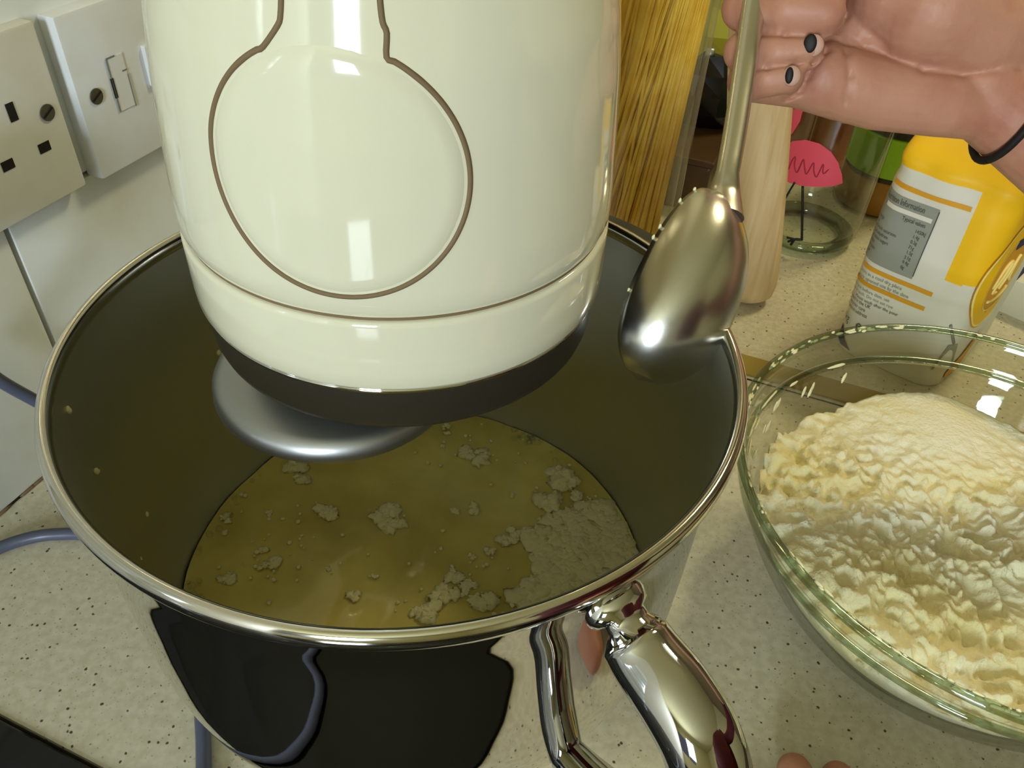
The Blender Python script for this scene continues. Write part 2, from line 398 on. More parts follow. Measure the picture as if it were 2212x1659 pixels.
# keyhole-shaped outlet cover: engraved groove following the curved front
def front(phi, z, off=0):
    r = head_r(z) + off; return H(math.sin(phi) * r, -math.cos(phi) * r, z)
PH0 = R_(0.0); NS_ = R_(1.8)   # relative to head axis (-4..-3 deg from -y)
path = []
ZC_, RA, RZ = .0880, R_(28.3), .0283
for k in range(-62, 63 + 1):
    pass
a0 = R_(26)
neck = R_(9.9)
n_ = 90
top = []
for zz in (.150, .140, .132, .126, .1230): top.append((-neck * 1.0, zz))
top += [(-neck * 1.03, .1195), (-neck * 1.10, .1176)]
arc = []
for k in range(n_ + 1):
    a = math.pi / 2 + a0 + (2 * math.pi - 2 * a0) * k / n_
    arc.append((RA * math.cos(a), ZC_ + RZ * math.sin(a)))
keyp = [(p[0] + NS_, p[1]) for p in top] + arc + [(-p[0] + NS_, p[1]) for p in top[::-1]]
pts = [front(PH0 + p[0], min(p[1], .1575), -.0001) for p in keyp]
pts2 = smooth_path(pts, 3)
MB().tube(pts2, .00066, 8, True).build('outlet_cover_groove', M['groove'], mx)
inner = [(p[0] * .985, ZC_ + (p[1] - ZC_) * .985) if p[1] < .117 else p for p in keyp]
# slightly proud cover panel inside the groove
def in_key(ph, z):
    a = (ph / (RA * .965)) ** 2 + ((z - ZC_) / (RZ * .965)) ** 2
    return a <= 1 or (abs(ph) < neck * .86 and z > ZC_)
bm_v = []; bm_f = []; nz, nr = 14, 60
cv = [front(PH0, ZC_, .0006)]
for j in range(1, nz + 1):
    q = .965 * j / nz
    for k in range(nr):
        a = 2 * math.pi * k / nr; cv.append(front(PH0 + RA * q * math.cos(a), ZC_ + RZ * q * math.sin(a), .0006 if j < nz else -.0001))
cf = [(0, 1 + k, 1 + (k + 1) % nr) for k in range(nr)]
for j in range(nz - 1):
    for k in range(nr):
        k2 = (k + 1) % nr; cf.append((1 + j * nr + k, 1 + (j + 1) * nr + k, 1 + (j + 1) * nr + k2, 1 + j * nr + k2))
MB().add(cv, cf).build('outlet_cover', M['cream'], mx, smooth=True, angle=50)
# planetary hub: shallow aluminium bell set off the axis, on its shaft
hc = Vector((BC.x - .0225, BC.y - .009, 0))
MB().lathe([(.010, ZR + .0138), (.012, ZR + .004), (.014, ZR + .0005), (.028, ZR - .0022), (.0365, ZR - .0045), (.0395, ZR - .0062), (.0407, ZR - .0085), (.0409, ZR - .0112), (.0402, ZR - .0122), (.036, ZR - .0118), (.01, ZR - .010), (.0001, ZR - .010)], 72, hc).build('planetary_hub', M['silver'], mx, smooth=True, angle=60)
MB().lathe([(.0001, ZR + .0145), (.026, ZR + .0145), (.026, ZR + .004), (.0001, ZR + .004)], 40, BC).build('gear_plate', M['skirt'], mx, smooth=True, angle=40)
# column, grey shoulder behind the bowl, base
def rrect(c, ax, ay, hx, hy, r, z, n=6):
    pts = []
    for (sx, sy, a0_) in ((1, 1, 0), (-1, 1, 90), (-1, -1, 180), (1, -1, 270)):
        for k in range(n + 1):
            a = R_(a0_ + 90 * k / n); pts.append(c + ax * (sx * (hx - r) + r * math.cos(a)) + ay * (sy * (hy - r) + r * math.sin(a)) + Vector((0, 0, z)))
    return pts
cc = BC + HB * .185
loft([rrect(cc, HL, HB, .050, .047, .03, z) for z in (.03, .1, .18, .24)]).build('column', M['cream'], mx, smooth=True, angle=50)
# shoulder
sh = []
for z in (.168, .192, .1935):
    ring = []
    for k in range(13):
        a = R_(-42 + 84 * k / 12); ring.append(BC + HL * (math.sin(a) * .1205) + HB * (math.cos(a) * .1205) + Vector((0, 0, z)))
    for k in range(13):
        a = R_(42 - 84 * k / 12); ring.append(BC + HL * (math.sin(a) * .1345) + HB * (math.cos(a) * .1345) + Vector((0, 0, z)))
    sh.append(ring)
loft(sh).build('grey_shoulder', M['greyplastic'], mx, smooth=False)
loft([rrect(BC + HB * .11, HL, HB, hw, .175, .06, z) for z, hw in ((0, .078), (.006, .080), (.022, .076), (.027, .070))]).build('base', M['cream'], mx, smooth=True, angle=50)

# ------------------------------------------------------------------ mixing bowl
bw = empty('mixing_bowl', BC + Vector((0, 0, .0272)), 'mirror-polished steel mixing bowl with a looped chrome handle under the mixer head', 'bowl')
outer = [(.0001, .0275), (.045, .0275), (.052, .0285), (.0575, .033), (.070, .0365), (.084, .046), (.0935, .058), (.1005, .071), (.1055, .086), (.1083, .105), (.1092, .130), (.1096, .155), (.1103, .178), (.1118, .192), (.1125, .1985)]
inner_ = [(.1110, .1990), (.1105, .192), (.1092, .178), (.1085, .155), (.1081, .130), (.1072, .105), (.1044, .086), (.0994, .0715), (.0925, .059), (.083, .0475), (.069, .0385), (.05, .034), (.0001, .032)]
def dense(pr, n=4):
    q = smooth_path([Vector((a, 0, b)) for a, b in pr], n); return [(max(p.x, .0001), p.z) for p in q]
MB().lathe(dense(outer), 160, BC).build('outer_wall', M['chrome'], bw)
MB().lathe(dense(inner_), 160, BC).build('inner_wall', M['brushed'], bw)
rim = [(.1127 + .0023 * math.cos(a), ZR - .0034 + .0036 * math.sin(a)) for a in [2 * math.pi * k / 16 for k in range(16)]]
MB().lathe(rim, 160, BC, close=True).build('rolled_rim', M['rimsteel'], bw)
ph = R_(38.5); HE = Vector((math.sin(ph), -math.cos(ph), 0)); HN = Vector((math.cos(ph), math.sin(ph), 0))
def B(r, z, n=0): return BC + HE * r + HN * n + Vector((0, 0, z))
hp = smooth_path([B(.1165, .1800), B(.124, .1760), B(.136, .1730), B(.1475, .1665), B(.1555, .153), B(.1580, .135), B(.1545, .115), B(.143, .098), B(.129, .087), B(.117, .082), B(.104, .079)], 7)
hr = [interp([0, 3, 12, 25, 45, 60, 71], [.0062, .0088, .0098, .0102, .0098, .0080, .0060], i) for i in range(len(hp))]
hnd = MB().tube(hp, [q * 1.14 for q in hr], 28, True, flat=.9, up=HE).build('handle', M['chrome'], bw, smooth=True, angle=60)
MB().tube([B(.106, .1835), B(.1115, .1830), B(.1135, .1828), B(.1142, .1822), B(.1165, .1812), B(.1185, .1800)], [.0105, .0100, .0088, .0066, .0066, .0088], 24, True, flat=.75, up=Z).build('handle_socket', M['chrome'], bw, smooth=True, angle=50)

# ------------------------------------------------------------------ liquid and flour in the mixing bowl
ZL = .074
rl = .1000
lv = [Vector((0, 0, 0))]; lf = []
NR, NS = 26, 120
for j in range(1, NR + 1):
    for k in range(NS):
        a = 2 * math.pi * k / NS; r = rl * j / NR
        p = Vector((r * math.cos(a), r * math.sin(a), 0)); p.z = .0013 * noise.noise(p * 38) + .0007 * noise.noise(p * 95) + (.0008 if j == NR else 0)
        lv.append(p)
lf = [(0, 1 + k, 1 + (k + 1) % NS) for k in range(NS)]
for j in range(NR - 1):
    for k in range(NS):
        k2 = (k + 1) % NS; lf.append((1 + j * NS + k, 1 + (j + 1) * NS + k, 1 + (j + 1) * NS + k2, 1 + j * NS + k2))
liq = MB().add([v + BC + Vector((0, 0, ZL)) for v in lv], lf).build('batter_liquid', M['liquid'])
tag(liq, 'golden yeasty liquid filling the bottom of the steel mixing bowl', 'liquid')
random.seed(11)
def clump_mb(px, py, rp, ecc=1.0, n=5, h=.5, ang=0):
    b = MB(); c = at(px, py, ZL + .0006); sc_ = (c - CAM).length / F_PX
    R0 = rp * sc_
    for k in range(n):
        a = random.uniform(0, 2 * math.pi); q = random.uniform(0, .75) * R0
        dx = math.cos(a) * q * ecc; dy = math.sin(a) * q
        p = c + Vector((dx * math.cos(ang) - dy * math.sin(ang), dx * math.sin(ang) + dy * math.cos(ang), 0))
        r = R0 * random.uniform(.3, .6)
        b.blob(p, r * (1 + .3 * (ecc - 1)), r * random.uniform(.8, 1.1), min(r * h, .0022), seed=random.random() * 50, amp=.9, fr=2.2, seg=14, rings=7)
    return b
CL = [(633, 1012, 20), (652, 1036, 17), (692, 1100, 16), (712, 1108, 18), (838, 1100, 30), (852, 1134, 24), (985, 1104, 12), (1022, 1100, 13), (1010, 975, 20), (1040, 992, 24),
      (968, 935, 10), (962, 922, 9), (486, 1120, 12), (582, 1110, 8), (488, 1148, 8), (574, 1187, 11), (496, 1250, 17), (592, 1212, 15), (570, 1220, 12), (1214, 1030, 34), (1184, 1078, 28),
      (1244, 1074, 15), (1020, 1203, 10), (1062, 1190, 12), (1092, 1168, 16), (1112, 1155, 18), (980, 1246, 20), (1008, 1262, 18), (1040, 1302, 26), (962, 1290, 24), (1003, 1280, 10), (925, 1326, 26), (900, 1322, 16),
      (804, 1246, 9), (708, 1228, 7), (764, 1290, 14), (1140, 1150, 22), (1175, 1155, 24)]
BIGL = {838: 'spiky flour clump near the middle of the golden liquid', 852: 'ragged flour clump just below the spiky one mid-liquid', 1040: 'crumbly flour clump at the far right of the mixer skirt',
        1214: 'thick flour clump standing above the flour raft, furthest back', 1184: 'rounded flour clump at the back left edge of the raft', 962: 'flat flour clump near the front rim, left of the forked one', 925: 'yellowish flour clump touching the front rim of the bowl',
        1175: 'flour clump at the left end of the raft'}
ORD = ['first', 'second', 'third', 'fourth', 'fifth', 'sixth', 'seventh', 'eighth', 'ninth', 'tenth']
def cluster(x, y):
    if y < 1045 and x < 700: return 'just below the metal hub'
    if x < 620: return 'at the left side of the golden liquid'
    if y < 1010: return 'near the far waterline of the liquid'
    if y >= 1215: return 'near the front rim of the steel bowl'
    if x < 900: return 'in the middle of the golden liquid'
    if x < 1030 and y < 1130: return 'right of the middle of the liquid'
    if y < 1100: return 'behind the flour raft'
    return 'in the trail left of the flour raft'
small = {}
for x, y, r in CL:
    if r < 24: small.setdefault(cluster(x, y), []).append((x, y))
for k_ in small: small[k_].sort()
for i, (x, y, r) in enumerate(CL):
    big = r >= 24
    o = clump_mb(x, y, r * (1.15), n=9 if r > 12 else 4).build('flour_clump', M['clump'])
    lab = 'flour clump'
    if not big:
        q_ = small[cluster(x, y)]; lab = 'small flour clump ' + cluster(x, y)
        if len(q_) > 1: lab += ', ' + ORD[q_.index((x, y))] + ' from the left'
    if big: lab = BIGL.get(x, lab) if (x, y) != (1040, 1302) else 'forked flour clump near the front rim beside the bright rim highlight'
    tag(o, lab, 'flour', 'large floating flour clumps' if big else 'small floating flour clumps')
# raft of wet flour on the right
b = MB()
poly = [(1150, 1178), (1195, 1120), (1250, 1100), (1340, 1085), (1382, 1120), (1390, 1180), (1360, 1225), (1290, 1270), (1210, 1300), (1140, 1310), (1110, 1290), (1150, 1250), (1170, 1215)]
def inpoly(x, y, P):
    c = False; j = len(P) - 1
    for i in range(len(P)):
        if (P[i][1] > y) != (P[j][1] > y) and x < (P[j][0] - P[i][0]) * (y - P[i][1]) / (P[j][1] - P[i][1]) + P[i][0]: c = not c
        j = i
    return c
cnt = 0
while cnt < 240:
    x, y = random.uniform(1100, 1400), random.uniform(1080, 1320)
    if not inpoly(x, y, poly): continue
    c = at(x, y, ZL + .0004)
    if (c - BC - Vector((0, 0, c.z))).length > .0965: continue
    cnt += 1; r = random.uniform(.0025, .0062)
    b.blob(c, r, r * .9, random.uniform(.0008, .002), seed=cnt, amp=.8, fr=2.0, seg=12, rings=6)
tag(b.build('flour_raft', M['clump']), 'broad raft of damp flour floating at the right side of the liquid', 'flour', kind='stuff')
b = MB()
for k in range(150):
    x, y = random.choice([(random.gauss(1000, 60), random.gauss(970, 25)), (random.gauss(590, 60), random.gauss(1210, 50)), (random.gauss(1050, 60), random.gauss(1250, 60)), (random.gauss(1150, 90), random.gauss(1060, 40)), (random.uniform(480, 1300), random.uniform(1060, 1320)), (random.gauss(1300, 60), random.gauss(1070, 20))])
    c = at(x, y, ZL + .0008)
    if (c - BC - Vector((0, 0, c.z))).length > .096: continue
    r = random.uniform(.0004, .0012); b.blob(c, r, r, r * .6, seed=k, amp=.5, seg=7, rings=5)
tag(b.build('flour_crumbs', M['clump']), 'scattered tiny flour crumbs over the golden liquid', 'flour', kind='stuff')
b = MB()
for k in range(70):   # foam at the waterline
    a = random.choice([random.gauss(R_(196), R_(5)), random.uniform(R_(150), R_(205)), random.gauss(R_(62), R_(6))])
    p = BC + Vector((math.cos(a), math.sin(a), 0)) * (.0985 - random.random() ** 2 * .006) + Vector((0, 0, ZL + .001))
    r = random.uniform(.0007, .0019); b.blob(p, r, r, r * .8, seed=k, amp=0, seg=10, rings=6)
tag(b.build('foam_bubbles', M['glassw']), 'clear foam bubbles along the waterline of the liquid', 'foam', kind='stuff')
b = MB()
for (px_, py_, r) in ((148, 886, .0011), (209, 1018, .0010), (316, 1111, .0010), (303, 1207, .0008), (473, 762, .0010), (1290, 1040, .001), (1270, 1000, .0007)):
    d = (dep(px_, py_, 1) - CAM)
    # walk along the ray till it meets the inner wall
    for k in range(200, 2000):
        p = CAM + d * (k * .0003)
        if p.z < .19 and math.hypot(p.x - BC.x, p.y - BC.y) > .1078 and p.y > BC.y - .1 and k * .0003 > .12 and (p.y > BC.y or p.x < BC.x): break
    b.blob(p, r, r, r * 1.4, seed=px_, amp=.3, seg=8, rings=6)
o = b.build('flour_specks', M['clump'], bw); o['kind'] = 'stuff'

# ------------------------------------------------------------------ glass bowl with flour
GC = Vector((BC.x + .2665, BC.y + .044, 0)); ZG = .105
gb = empty('glass_bowl', GC, 'large clear glass mixing bowl full of flour at the right', 'bowl')
go = [(.0001, .0015), (.045, .0015), (.052, .0), (.058, .0005), (.0625, .004), (.074, .014), (.0865, .0285), (.0975, .0445), (.1060, .060), (.1115, .074), (.1140, .0825), (.1160, .0845), (.1178, .0855), (.1188, .093), (.1200, .1005), (.1215, .1028)]
gi = [(.1190, .1040), (.1170, .100), (.1155, .092), (.1140, .0865), (.1118, .0840), (.1085, .075), (.1030, .0615), (.0942, .0465), (.0830, .0312), (.070, .0178), (.058, .009), (.045, .0065), (.0001, .0065)]
MB().lathe(dense(go, 3), 144, GC).build('outer_wall', M['glassw'], gb)
MB().lathe(dense(gi, 3), 144, GC).build('inner_wall', M['glassw'], gb)
gr = [(.1208 + .0023 * math.cos(a), ZG - .0020 + .0020 * math.sin(a)) for a in [2 * math.pi * k / 14 for k in range(14)]]
MB().lathe(gr, 144, GC, close=True).build('rim_bead', M['glassrim'], gb)
MB().lathe([(.1142, .0815), (.1166, .0832), (.1172, .0850), (.1150, .0862), (.1135, .0846)], 144, GC, close=True).build('shoulder_ridge', M['glassrim'], gb)
MB().lathe([(.0565, .0004), (.0615, .0012), (.062, .0035), (.0560, .0050), (.0535, .0025)], 96, GC, close=True).build('foot_ring', M['glassrim'], gb)
# flour heap
fv = []; ff = []; NR, NS = 110, 300
def flour_h(p, q):
    # p offset from centre in world axes, q radius fraction
    h = .0600
    h += .0045 * noise.noise(p * 14 + Vector((3, 1, 0)))
    # smooth scooped slope at the back, lumpy ridge at the left and front
    lump = interp([-.05, .0, .05, .09], [1.0, 1.0, .75, .25], p.y + .25 * p.x)
    sm = math.exp(-((p.x - .015) ** 2 + (p.y - .075) ** 2) / .0016)
    h += .009 * sm
    lump *= (1 - .9 * sm)
    if p.x > .0 and p.y < -.02: lump *= .35
    t1 = abs(noise.noise(p * 60)); t2 = abs(noise.noise(p * 130 + Vector((5, 0, 0)))); t3 = noise.noise(p * 300)
    h += lump * (.0115 * (.42 - t1) + .0075 * (.45 - t2) + .0022 * t3) + .0012 * (.5 - t2) * (1 - sm)
    pit = math.exp(-((p.x + .012) ** 2 + (p.y - .005) ** 2) / .0011); h -= .007 * pit
    rg = math.exp(-((p.x + .070) ** 2 + (p.y + .035) ** 2) / .0010); h += .006 * rg
    rg = math.exp(-((p.x + .055) ** 2 + (p.y - .045) ** 2 * 3) / .0006); h += .005 * rg
    mid = math.exp(-((p.x - .03) ** 2 + (p.y + .02) ** 2) / .0008); h += .006 * mid
    h += .0010 * noise.noise(p * 40) * (q ** 4)
    return h
def rin(z):
    zz = [b_ for a_, b_ in gi][::-1]; rr = [a_ for a_, b_ in gi][::-1]; return interp(zz, rr, z)
fv.append(GC + Vector((0, 0, flour_h(Vector((0, 0, 0)), 0))))
for j in range(1, NR + 1):
    for k in range(NS):
        a = 2 * math.pi * k / NS; q = j / NR; r = .1010 * q
        p = Vector((r * math.cos(a), r * math.sin(a), 0)); z = flour_h(p, q)
        if q > .9:
            z = min(z, .070); r = .0909 + (rin(z) - .0008 - .0909) * (q - .9) / .1; p = Vector((r * math.cos(a), r * math.sin(a), 0))
        fv.append(GC + p + Vector((0, 0, z)))
ff = [(0, 1 + k, 1 + (k + 1) % NS) for k in range(NS)]
for j in range(NR - 1):
    for k in range(NS):
        k2 = (k + 1) % NS; ff.append((1 + j * NS + k, 1 + (j + 1) * NS + k, 1 + (j + 1) * NS + k2, 1 + j * NS + k2))
# flour body against the glass
last = 1 + (NR - 1) * NS; zt = [fv[last + k].z for k in range(NS)]
base = len(fv); lev = [.85, .65, .45, .25, .0]
for li, l in enumerate(lev):
    for k in range(NS):
        a = 2 * math.pi * k / NS; z = .0075 + (zt[k] - .0075) * l; r = rin(z) - .0009
        fv.append(GC + Vector((r * math.cos(a), r * math.sin(a), z)))
prev = last
for li in range(len(lev)):
    cur = base + li * NS
    for k in range(NS):
        k2 = (k + 1) % NS; ff.append((prev + k, cur + k, cur + k2, prev + k2))
    prev = cur
fl = MB().add(fv, ff).build('flour', M['flour'])
tag(fl, 'crumbly heap of pale flour inside the glass bowl', 'flour', kind='stuff')
# dusty smears on the glass
b = MB(); random.seed(5)
for k in range(150):
    a = random.choice([random.uniform(R_(95), R_(175)), random.uniform(R_(180), R_(275)), random.uniform(0, 2 * math.pi)])
    t = Vector((-math.sin(a), math.cos(a), 0)); n = Vector((math.cos(a), math.sin(a), 0))
    b.blob(GC + n * random.uniform(.1185, .1205) + Vector((0, 0, ZG + random.uniform(-.0022, .0002))), random.uniform(.0008, .0035), .0006, .0008, seed=k, amp=.5, seg=8, rings=5, ax=(t, n, Z))
for k in range(26):
    a = random.uniform(R_(100), R_(190)); z = random.choice([.0855, .088, .078, .076, .082]); t = Vector((-math.sin(a), math.cos(a), 0)); n = Vector((math.cos(a), math.sin(a), 0))
    r = rin(z) - .0006
    tall = z < .083
    b.blob(GC + n * r + Vector((0, 0, z)), .0013 if tall else random.uniform(.003, .009), .0005, .004 if tall else .0011, seed=k + 200, amp=.4, seg=10, rings=6, ax=(t, n, Z))
o = b.build('flour_smears', M['clump'], gb); o['kind'] = 'stuff'

# ------------------------------------------------------------------ cables
def cable(name, pts, label, r=.0034):
    o = MB().tube(smooth_path(pts, 10), r, 14).build(name, M['cable']); return tag(o, label, 'cable')
cable('power_cable', [S(-.45, .35, .0056), S(-.30, .30, .0056), S(-.15, .28, .0056), at(-300, 1340, .0056), at(-150, 1262, .0040), at(-60, 1215, .0036), at(0, 1183, .0036), at(60, 1163, .0036), at(120, 1154, .0036), at(200, 1158, .0036), at(300, 1200, .0036), at(380, 1300, .0036), at(425, 1440, .0036), at(437, 1560, .0036), at(440, 1650, .0036), at(438, 1720, .0060), at(425, 1820, .0060), S(-.05, .08, .0056), S(-.22, .12, .0056), S(-.45, .20, .0056)],
      'blue-grey power cable lying on the worktop and looping under the left of the mixing bowl')
def wp(px, py, off):
    d = dep(px, py, 1) - CAM; return CAM + d * ((WT - off) / d.dot(N))
cable('wall_cable', [S(.186, WT - .036, .172), S(.186, WT - .036, .150), S(.184, WT - .022, .120), wp(-60, 775, .014), wp(0, 822, .016), wp(70, 862, .02), wp(160, 910, .03), at(300, 980, .03), at(420, 1010, .004), at(520, 1030, .004)],
      'blue-grey cable hanging in front of the white tiles left of the mixing bowl')
pg = MB().box(S(.186, WT - TH_S - .0170, .190), D, N, Z, .022, .0155, .022).build('mains_plug', M['plastic_white'], smooth=True, angle=50, bevel=.004)
tag(pg, 'white mains plug in the left half of the double socket', 'plug')

# ------------------------------------------------------------------ spaghetti jar
JC = Vector((.061, .526, 0))
jr = empty('spaghetti_jar', JC, 'tall clear glass jar of spaghetti behind the mixer head', 'jar')
MB().lathe(dense([(.0001, .0), (.047, .0), (.0498, .003), (.05, .02), (.05, .28), (.0485, .29)], 2), 72, JC).build('outer_wall', M['glassjar'], jr)
MB().lathe(dense([(.0455, .29), (.0458, .28), (.0458, .012), (.043, .008), (.0001, .008)], 2), 72, JC).build('inner_wall', M['glassjar'], jr)
b = MB(); random.seed(21)
for k in range(700):
    a = random.uniform(0, 2 * math.pi); q = math.sqrt(random.random()) * .0435
    p0 = Vector((math.cos(a) * q * .92 - .004, math.sin(a) * q * .8, .0095))
    a2 = a + random.gauss(0, .25); q2 = min(q * 1.0 + random.uniform(-.004, .004), .0435)
    p1 = Vector((math.cos(a2) * q2 * .92 + .026 + random.gauss(0, .005), math.sin(a2) * q2 * .9, .262 + random.uniform(-.004, .006)))
    if p1.xy.length > .044: p1 = Vector((p1.x * .044 / p1.xy.length, p1.y * .044 / p1.xy.length, p1.z))
    if p0.xy.length > .044: p0 = Vector((p0.x * .044 / p0.xy.length, p0.y * .044 / p0.xy.length, p0.z))
    b.tube([JC + p0, JC + p1], .00115, 6, True)
b.tube([JC + Vector((-.004, 0, .01)), JC + Vector((.008, 0, .255))], [.030, .030], 24)
tag(b.build('spaghetti', M['spag']), 'bundle of dry yellow spaghetti standing in the glass jar', 'pasta', kind='stuff')

# ------------------------------------------------------------------ rolling pin
pb = Vector((.190, .553, 0)); ptop = Vector((.133, .566, .30)); pax = (ptop - pb).normalized()
prof = [(0, .0005), (.004, .006), (.012, .014), (.03, .0185), (.05, .0205), (.10, .0215), (.2, .0215), (.26, .0215), (.285, .020), (.296, .014), (.3, .006)]
pts = [pb + Vector((0, 0, .010)) + pax * (p[0]) for p in prof]
rp = MB().tube(pts, [.010, .0175, .0200, .0212, .0218, .0222, .0222, .0222, .021, .014, .006], 40, True)
o = rp.build('rolling_pin', M['woodpin'], smooth=True, angle=50); o.data.transform(Matrix.Identity(4))
tag(o, 'pale wooden rolling pin standing upright behind the spoon', 'rolling pin')
zmin = min(v.co.z for v in o.data.vertices); o.location.z -= zmin

# ------------------------------------------------------------------ drinking glass with painted bird
GG = Vector((.258, .664, 0))
dg = empty('drinking_glass', GG, 'clear drinking glass painted with a pink long-legged bird beside the rolling pin', 'glass')
gpo = [(.0001, 0), (.030, 0), (.040, .002), (.0445, .008), (.0465, .020), (.0470, .04), (.0468, .08), (.0455, .15), (.0455, .151)]
gpi = [(.0438, .151), (.0440, .15), (.0450, .08), (.0452, .04), (.0445, .022), (.040, .012), (.028, .009), (.0001, .0085)]
MB().lathe(dense(gpo, 3), 80, GG).build('outer_wall', M['glassw'], dg)
MB().lathe(dense(gpi, 3), 80, GG).build('inner_wall', M['glassw'], dg)
MB().lathe([(.033, .0008), (.042, .003), (.0442, .008), (.0405, .0105), (.031, .0075)], 80, GG, close=True).build('thick_base', M['glassrim'], dg)
def on_glass(px, py, off=.0004):
    d = dep(px, py, 1) - CAM; r = .0472 + off; o2 = CAM.xy - GG.xy; dd = d.xy
    a = dd.dot(dd); b_ = 2 * dd.dot(o2); c_ = o2.dot(o2) - r * r; q = b_ * b_ - 4 * a * c_
    t = (-b_ - math.sqrt(max(q, 0))) / (2 * a); return CAM + d * t
def decal(poly, m, name, parent, fn, step=None):
    # ring fan with several inner rings so it hugs the curve
    cx = sum(p[0] for p in poly) / len(poly); cy = sum(p[1] for p in poly) / len(poly)
    vs = [fn(cx, cy)]; n = len(poly); K = 8
    for j in range(1, K + 1):
        vs += [fn(cx + (p[0] - cx) * j / K, cy + (p[1] - cy) * j / K) for p in poly]
    fs = [(0, 1 + k, 1 + (k + 1) % n) for k in range(n)]
    for j in range(K - 1):
        for k in range(n):
            k2 = (k + 1) % n; fs.append((1 + j * n + k, 1 + (j + 1) * n + k, 1 + (j + 1) * n + k2, 1 + j * n + k2))
    return MB().add(vs, fs).build(name, m, parent)
body = [(1686, 350), (1695, 318), (1712, 305), (1740, 302), (1770, 310), (1795, 328), (1810, 350), (1819, 378), (1820, 396), (1800, 402), (1770, 404), (1735, 402), (1705, 395), (1688, 385)]
decal(body, M['pink'], 'painted_body', dg, on_glass)
decal([(1700, 235), (1735, 236), (1728, 262), (1712, 288), (1698, 300), (1690, 280)], M['pink'], 'painted_neck', dg, on_glass)
def stroke(pts, r, m, name, parent, fn, n=6):
    q = smooth_path([Vector((p[0], p[1], 0)) for p in pts], n)
    return MB().tube([fn(p.x, p.y) for p in q], r, 6).build(name, m, parent)
stroke([(1703, 366), (1712, 345), (1718, 340), (1716, 360), (1722, 372), (1735, 345), (1738, 362), (1742, 376), (1757, 352), (1758, 370), (1764, 382), (1778, 355), (1778, 375), (1790, 366)], .0005, M['pinkline'], 'painted_feathers', dg, lambda x, y: on_glass(x, y, .0006))
stroke([(1734, 402), (1733, 460), (1732, 519)], .0011, M['black'], 'painted_leg', dg, on_glass)
stroke([(1717, 394), (1707, 410), (1697, 428)], .0009, M['black'], 'painted_leg', dg, on_glass)
for e in ((1700, 513), (1702, 522), (1708, 529)):
    stroke([(1732, 518), (1718, 517), e], .0011, M['black'], 'painted_foot', dg, on_glass)

# ------------------------------------------------------------------ jars beyond the glass
def jar(name, c, r, h, parts, label):
    e = empty(name, c, label, 'jar')
    MB().lathe(dense([(.0001, 0), (r * .9, 0), (r, .004), (r, h * .8), (r * .8, h * .92), (r * .8, h)], 2), 56, c).build('glass_body', M['glassjar'], e)
    for (nm, z0, z1, k, m_) in parts:
        MB().lathe([(.0001, z0), (r * k * .97, z0), (r * k, z0 + .001), (r * k, z1 - .001), (r * k * .97, z1), (.0001, z1)], 56, c).build(nm, m_, e, smooth=True, angle=50)
    return e
j1 = at(1893, 478, 0); j1.z = 0; j1c = j1 + Vector((.01, .04, 0))
jar('lime_label_jar', j1c, .040, .15, [('contents', .003, .036, .97, M['amber']), ('dark_contents', .0365, .040, .97, M['blackgloss']), ('label', .041, .078, 1.012, M['lime']), ('lid', .079, .15, 1.0, M['blackgloss'])], 'squat jar with a lime green label and amber contents behind the flour packet')
jar('red_sauce_jar', Vector((.262, .800, 0)), .026, .16, [('contents', .004, .118, .96, M['redbrown']), ('lid', .128, .150, .9, M['greenlid'])], 'red-brown sauce jar with a green lid seen through the painted glass')
jar('orange_jar', Vector((.322, .826, 0)), .031, .17, [('contents', .004, .14, .97, M['terracotta']), ('lid', .14, .172, .9, M['woodpin'])], 'orange-red jar of preserves between the painted glass and the lime-labelled jar')

# ------------------------------------------------------------------ dark things behind the jar
bb = empty('wooden_box', Vector((.153, .765, 0)), 'low dark brown wooden box behind the spaghetti jar, carrying the black pouch', 'box')
MB().box((.153, .765, .023), D, N, Z, .068, .042, .023).build('body', M['brownbox'], bb, smooth=False, bevel=.003)
MB().box((.153, .765, .0495), D, N, Z, .070, .044, .003).build('lid', M['brownbox'], bb, smooth=False, bevel=.0015)
def facet_blob(c, rx, ry, rz, seed, amp=.35):
    return MB().blob(c, rx, ry, rz, seed=seed, amp=amp, fr=1.3, seg=9, rings=6)
pc = empty('black_pouch', Vector((.170, .765, .0527)), 'crumpled glossy black pouch on the brown box beside the spoon handle', 'pouch')
facet_blob(Vector((.170, .765, .088)), .036, .022, .036, 4, .3).build('pouch_body', M['blackgloss'], pc, smooth=False)
MB().tube([(.163, .762, .118), (.162, .762, .127)], [.005, .004], 10).build('pouch_highlight', M['silver'], pc)  # small silver stub added to stand in for the bright highlight on the pouch
gn = empty('green_packet', Vector((.225, .985, .0)), 'yellow-green film packet on the worktop behind the black pouch', 'packet')
facet_blob(Vector((.225, .985, .078)), .055, .04, .066, 9, .35).build('film', M['olivelight'], gn, smooth=False)

# ------------------------------------------------------------------ flour packet
L0 = Vector((.243, .498, 0)); ang = R_(-43)
U1 = Vector((math.cos(ang), math.sin(ang), 0)); U2 = Vector((-U1.y, U1.x, 0))
PW, PD = .078, .125; PC = L0 + U1 * (PW / 2) + U2 * (PD / 2) ; HP = .152; ZS = 1.17
pk = empty('flour_packet', PC, 'yellow and white paper flour packet standing behind the glass bowl', 'packet')
cr_ = .016
perim = []
def corner(cx_, cy_, a0_):
    for k in range(7):
        a = R_(a0_ + 90 * k / 6); perim.append((cx_ + cr_ * math.cos(a), cy_ + cr_ * math.sin(a)))
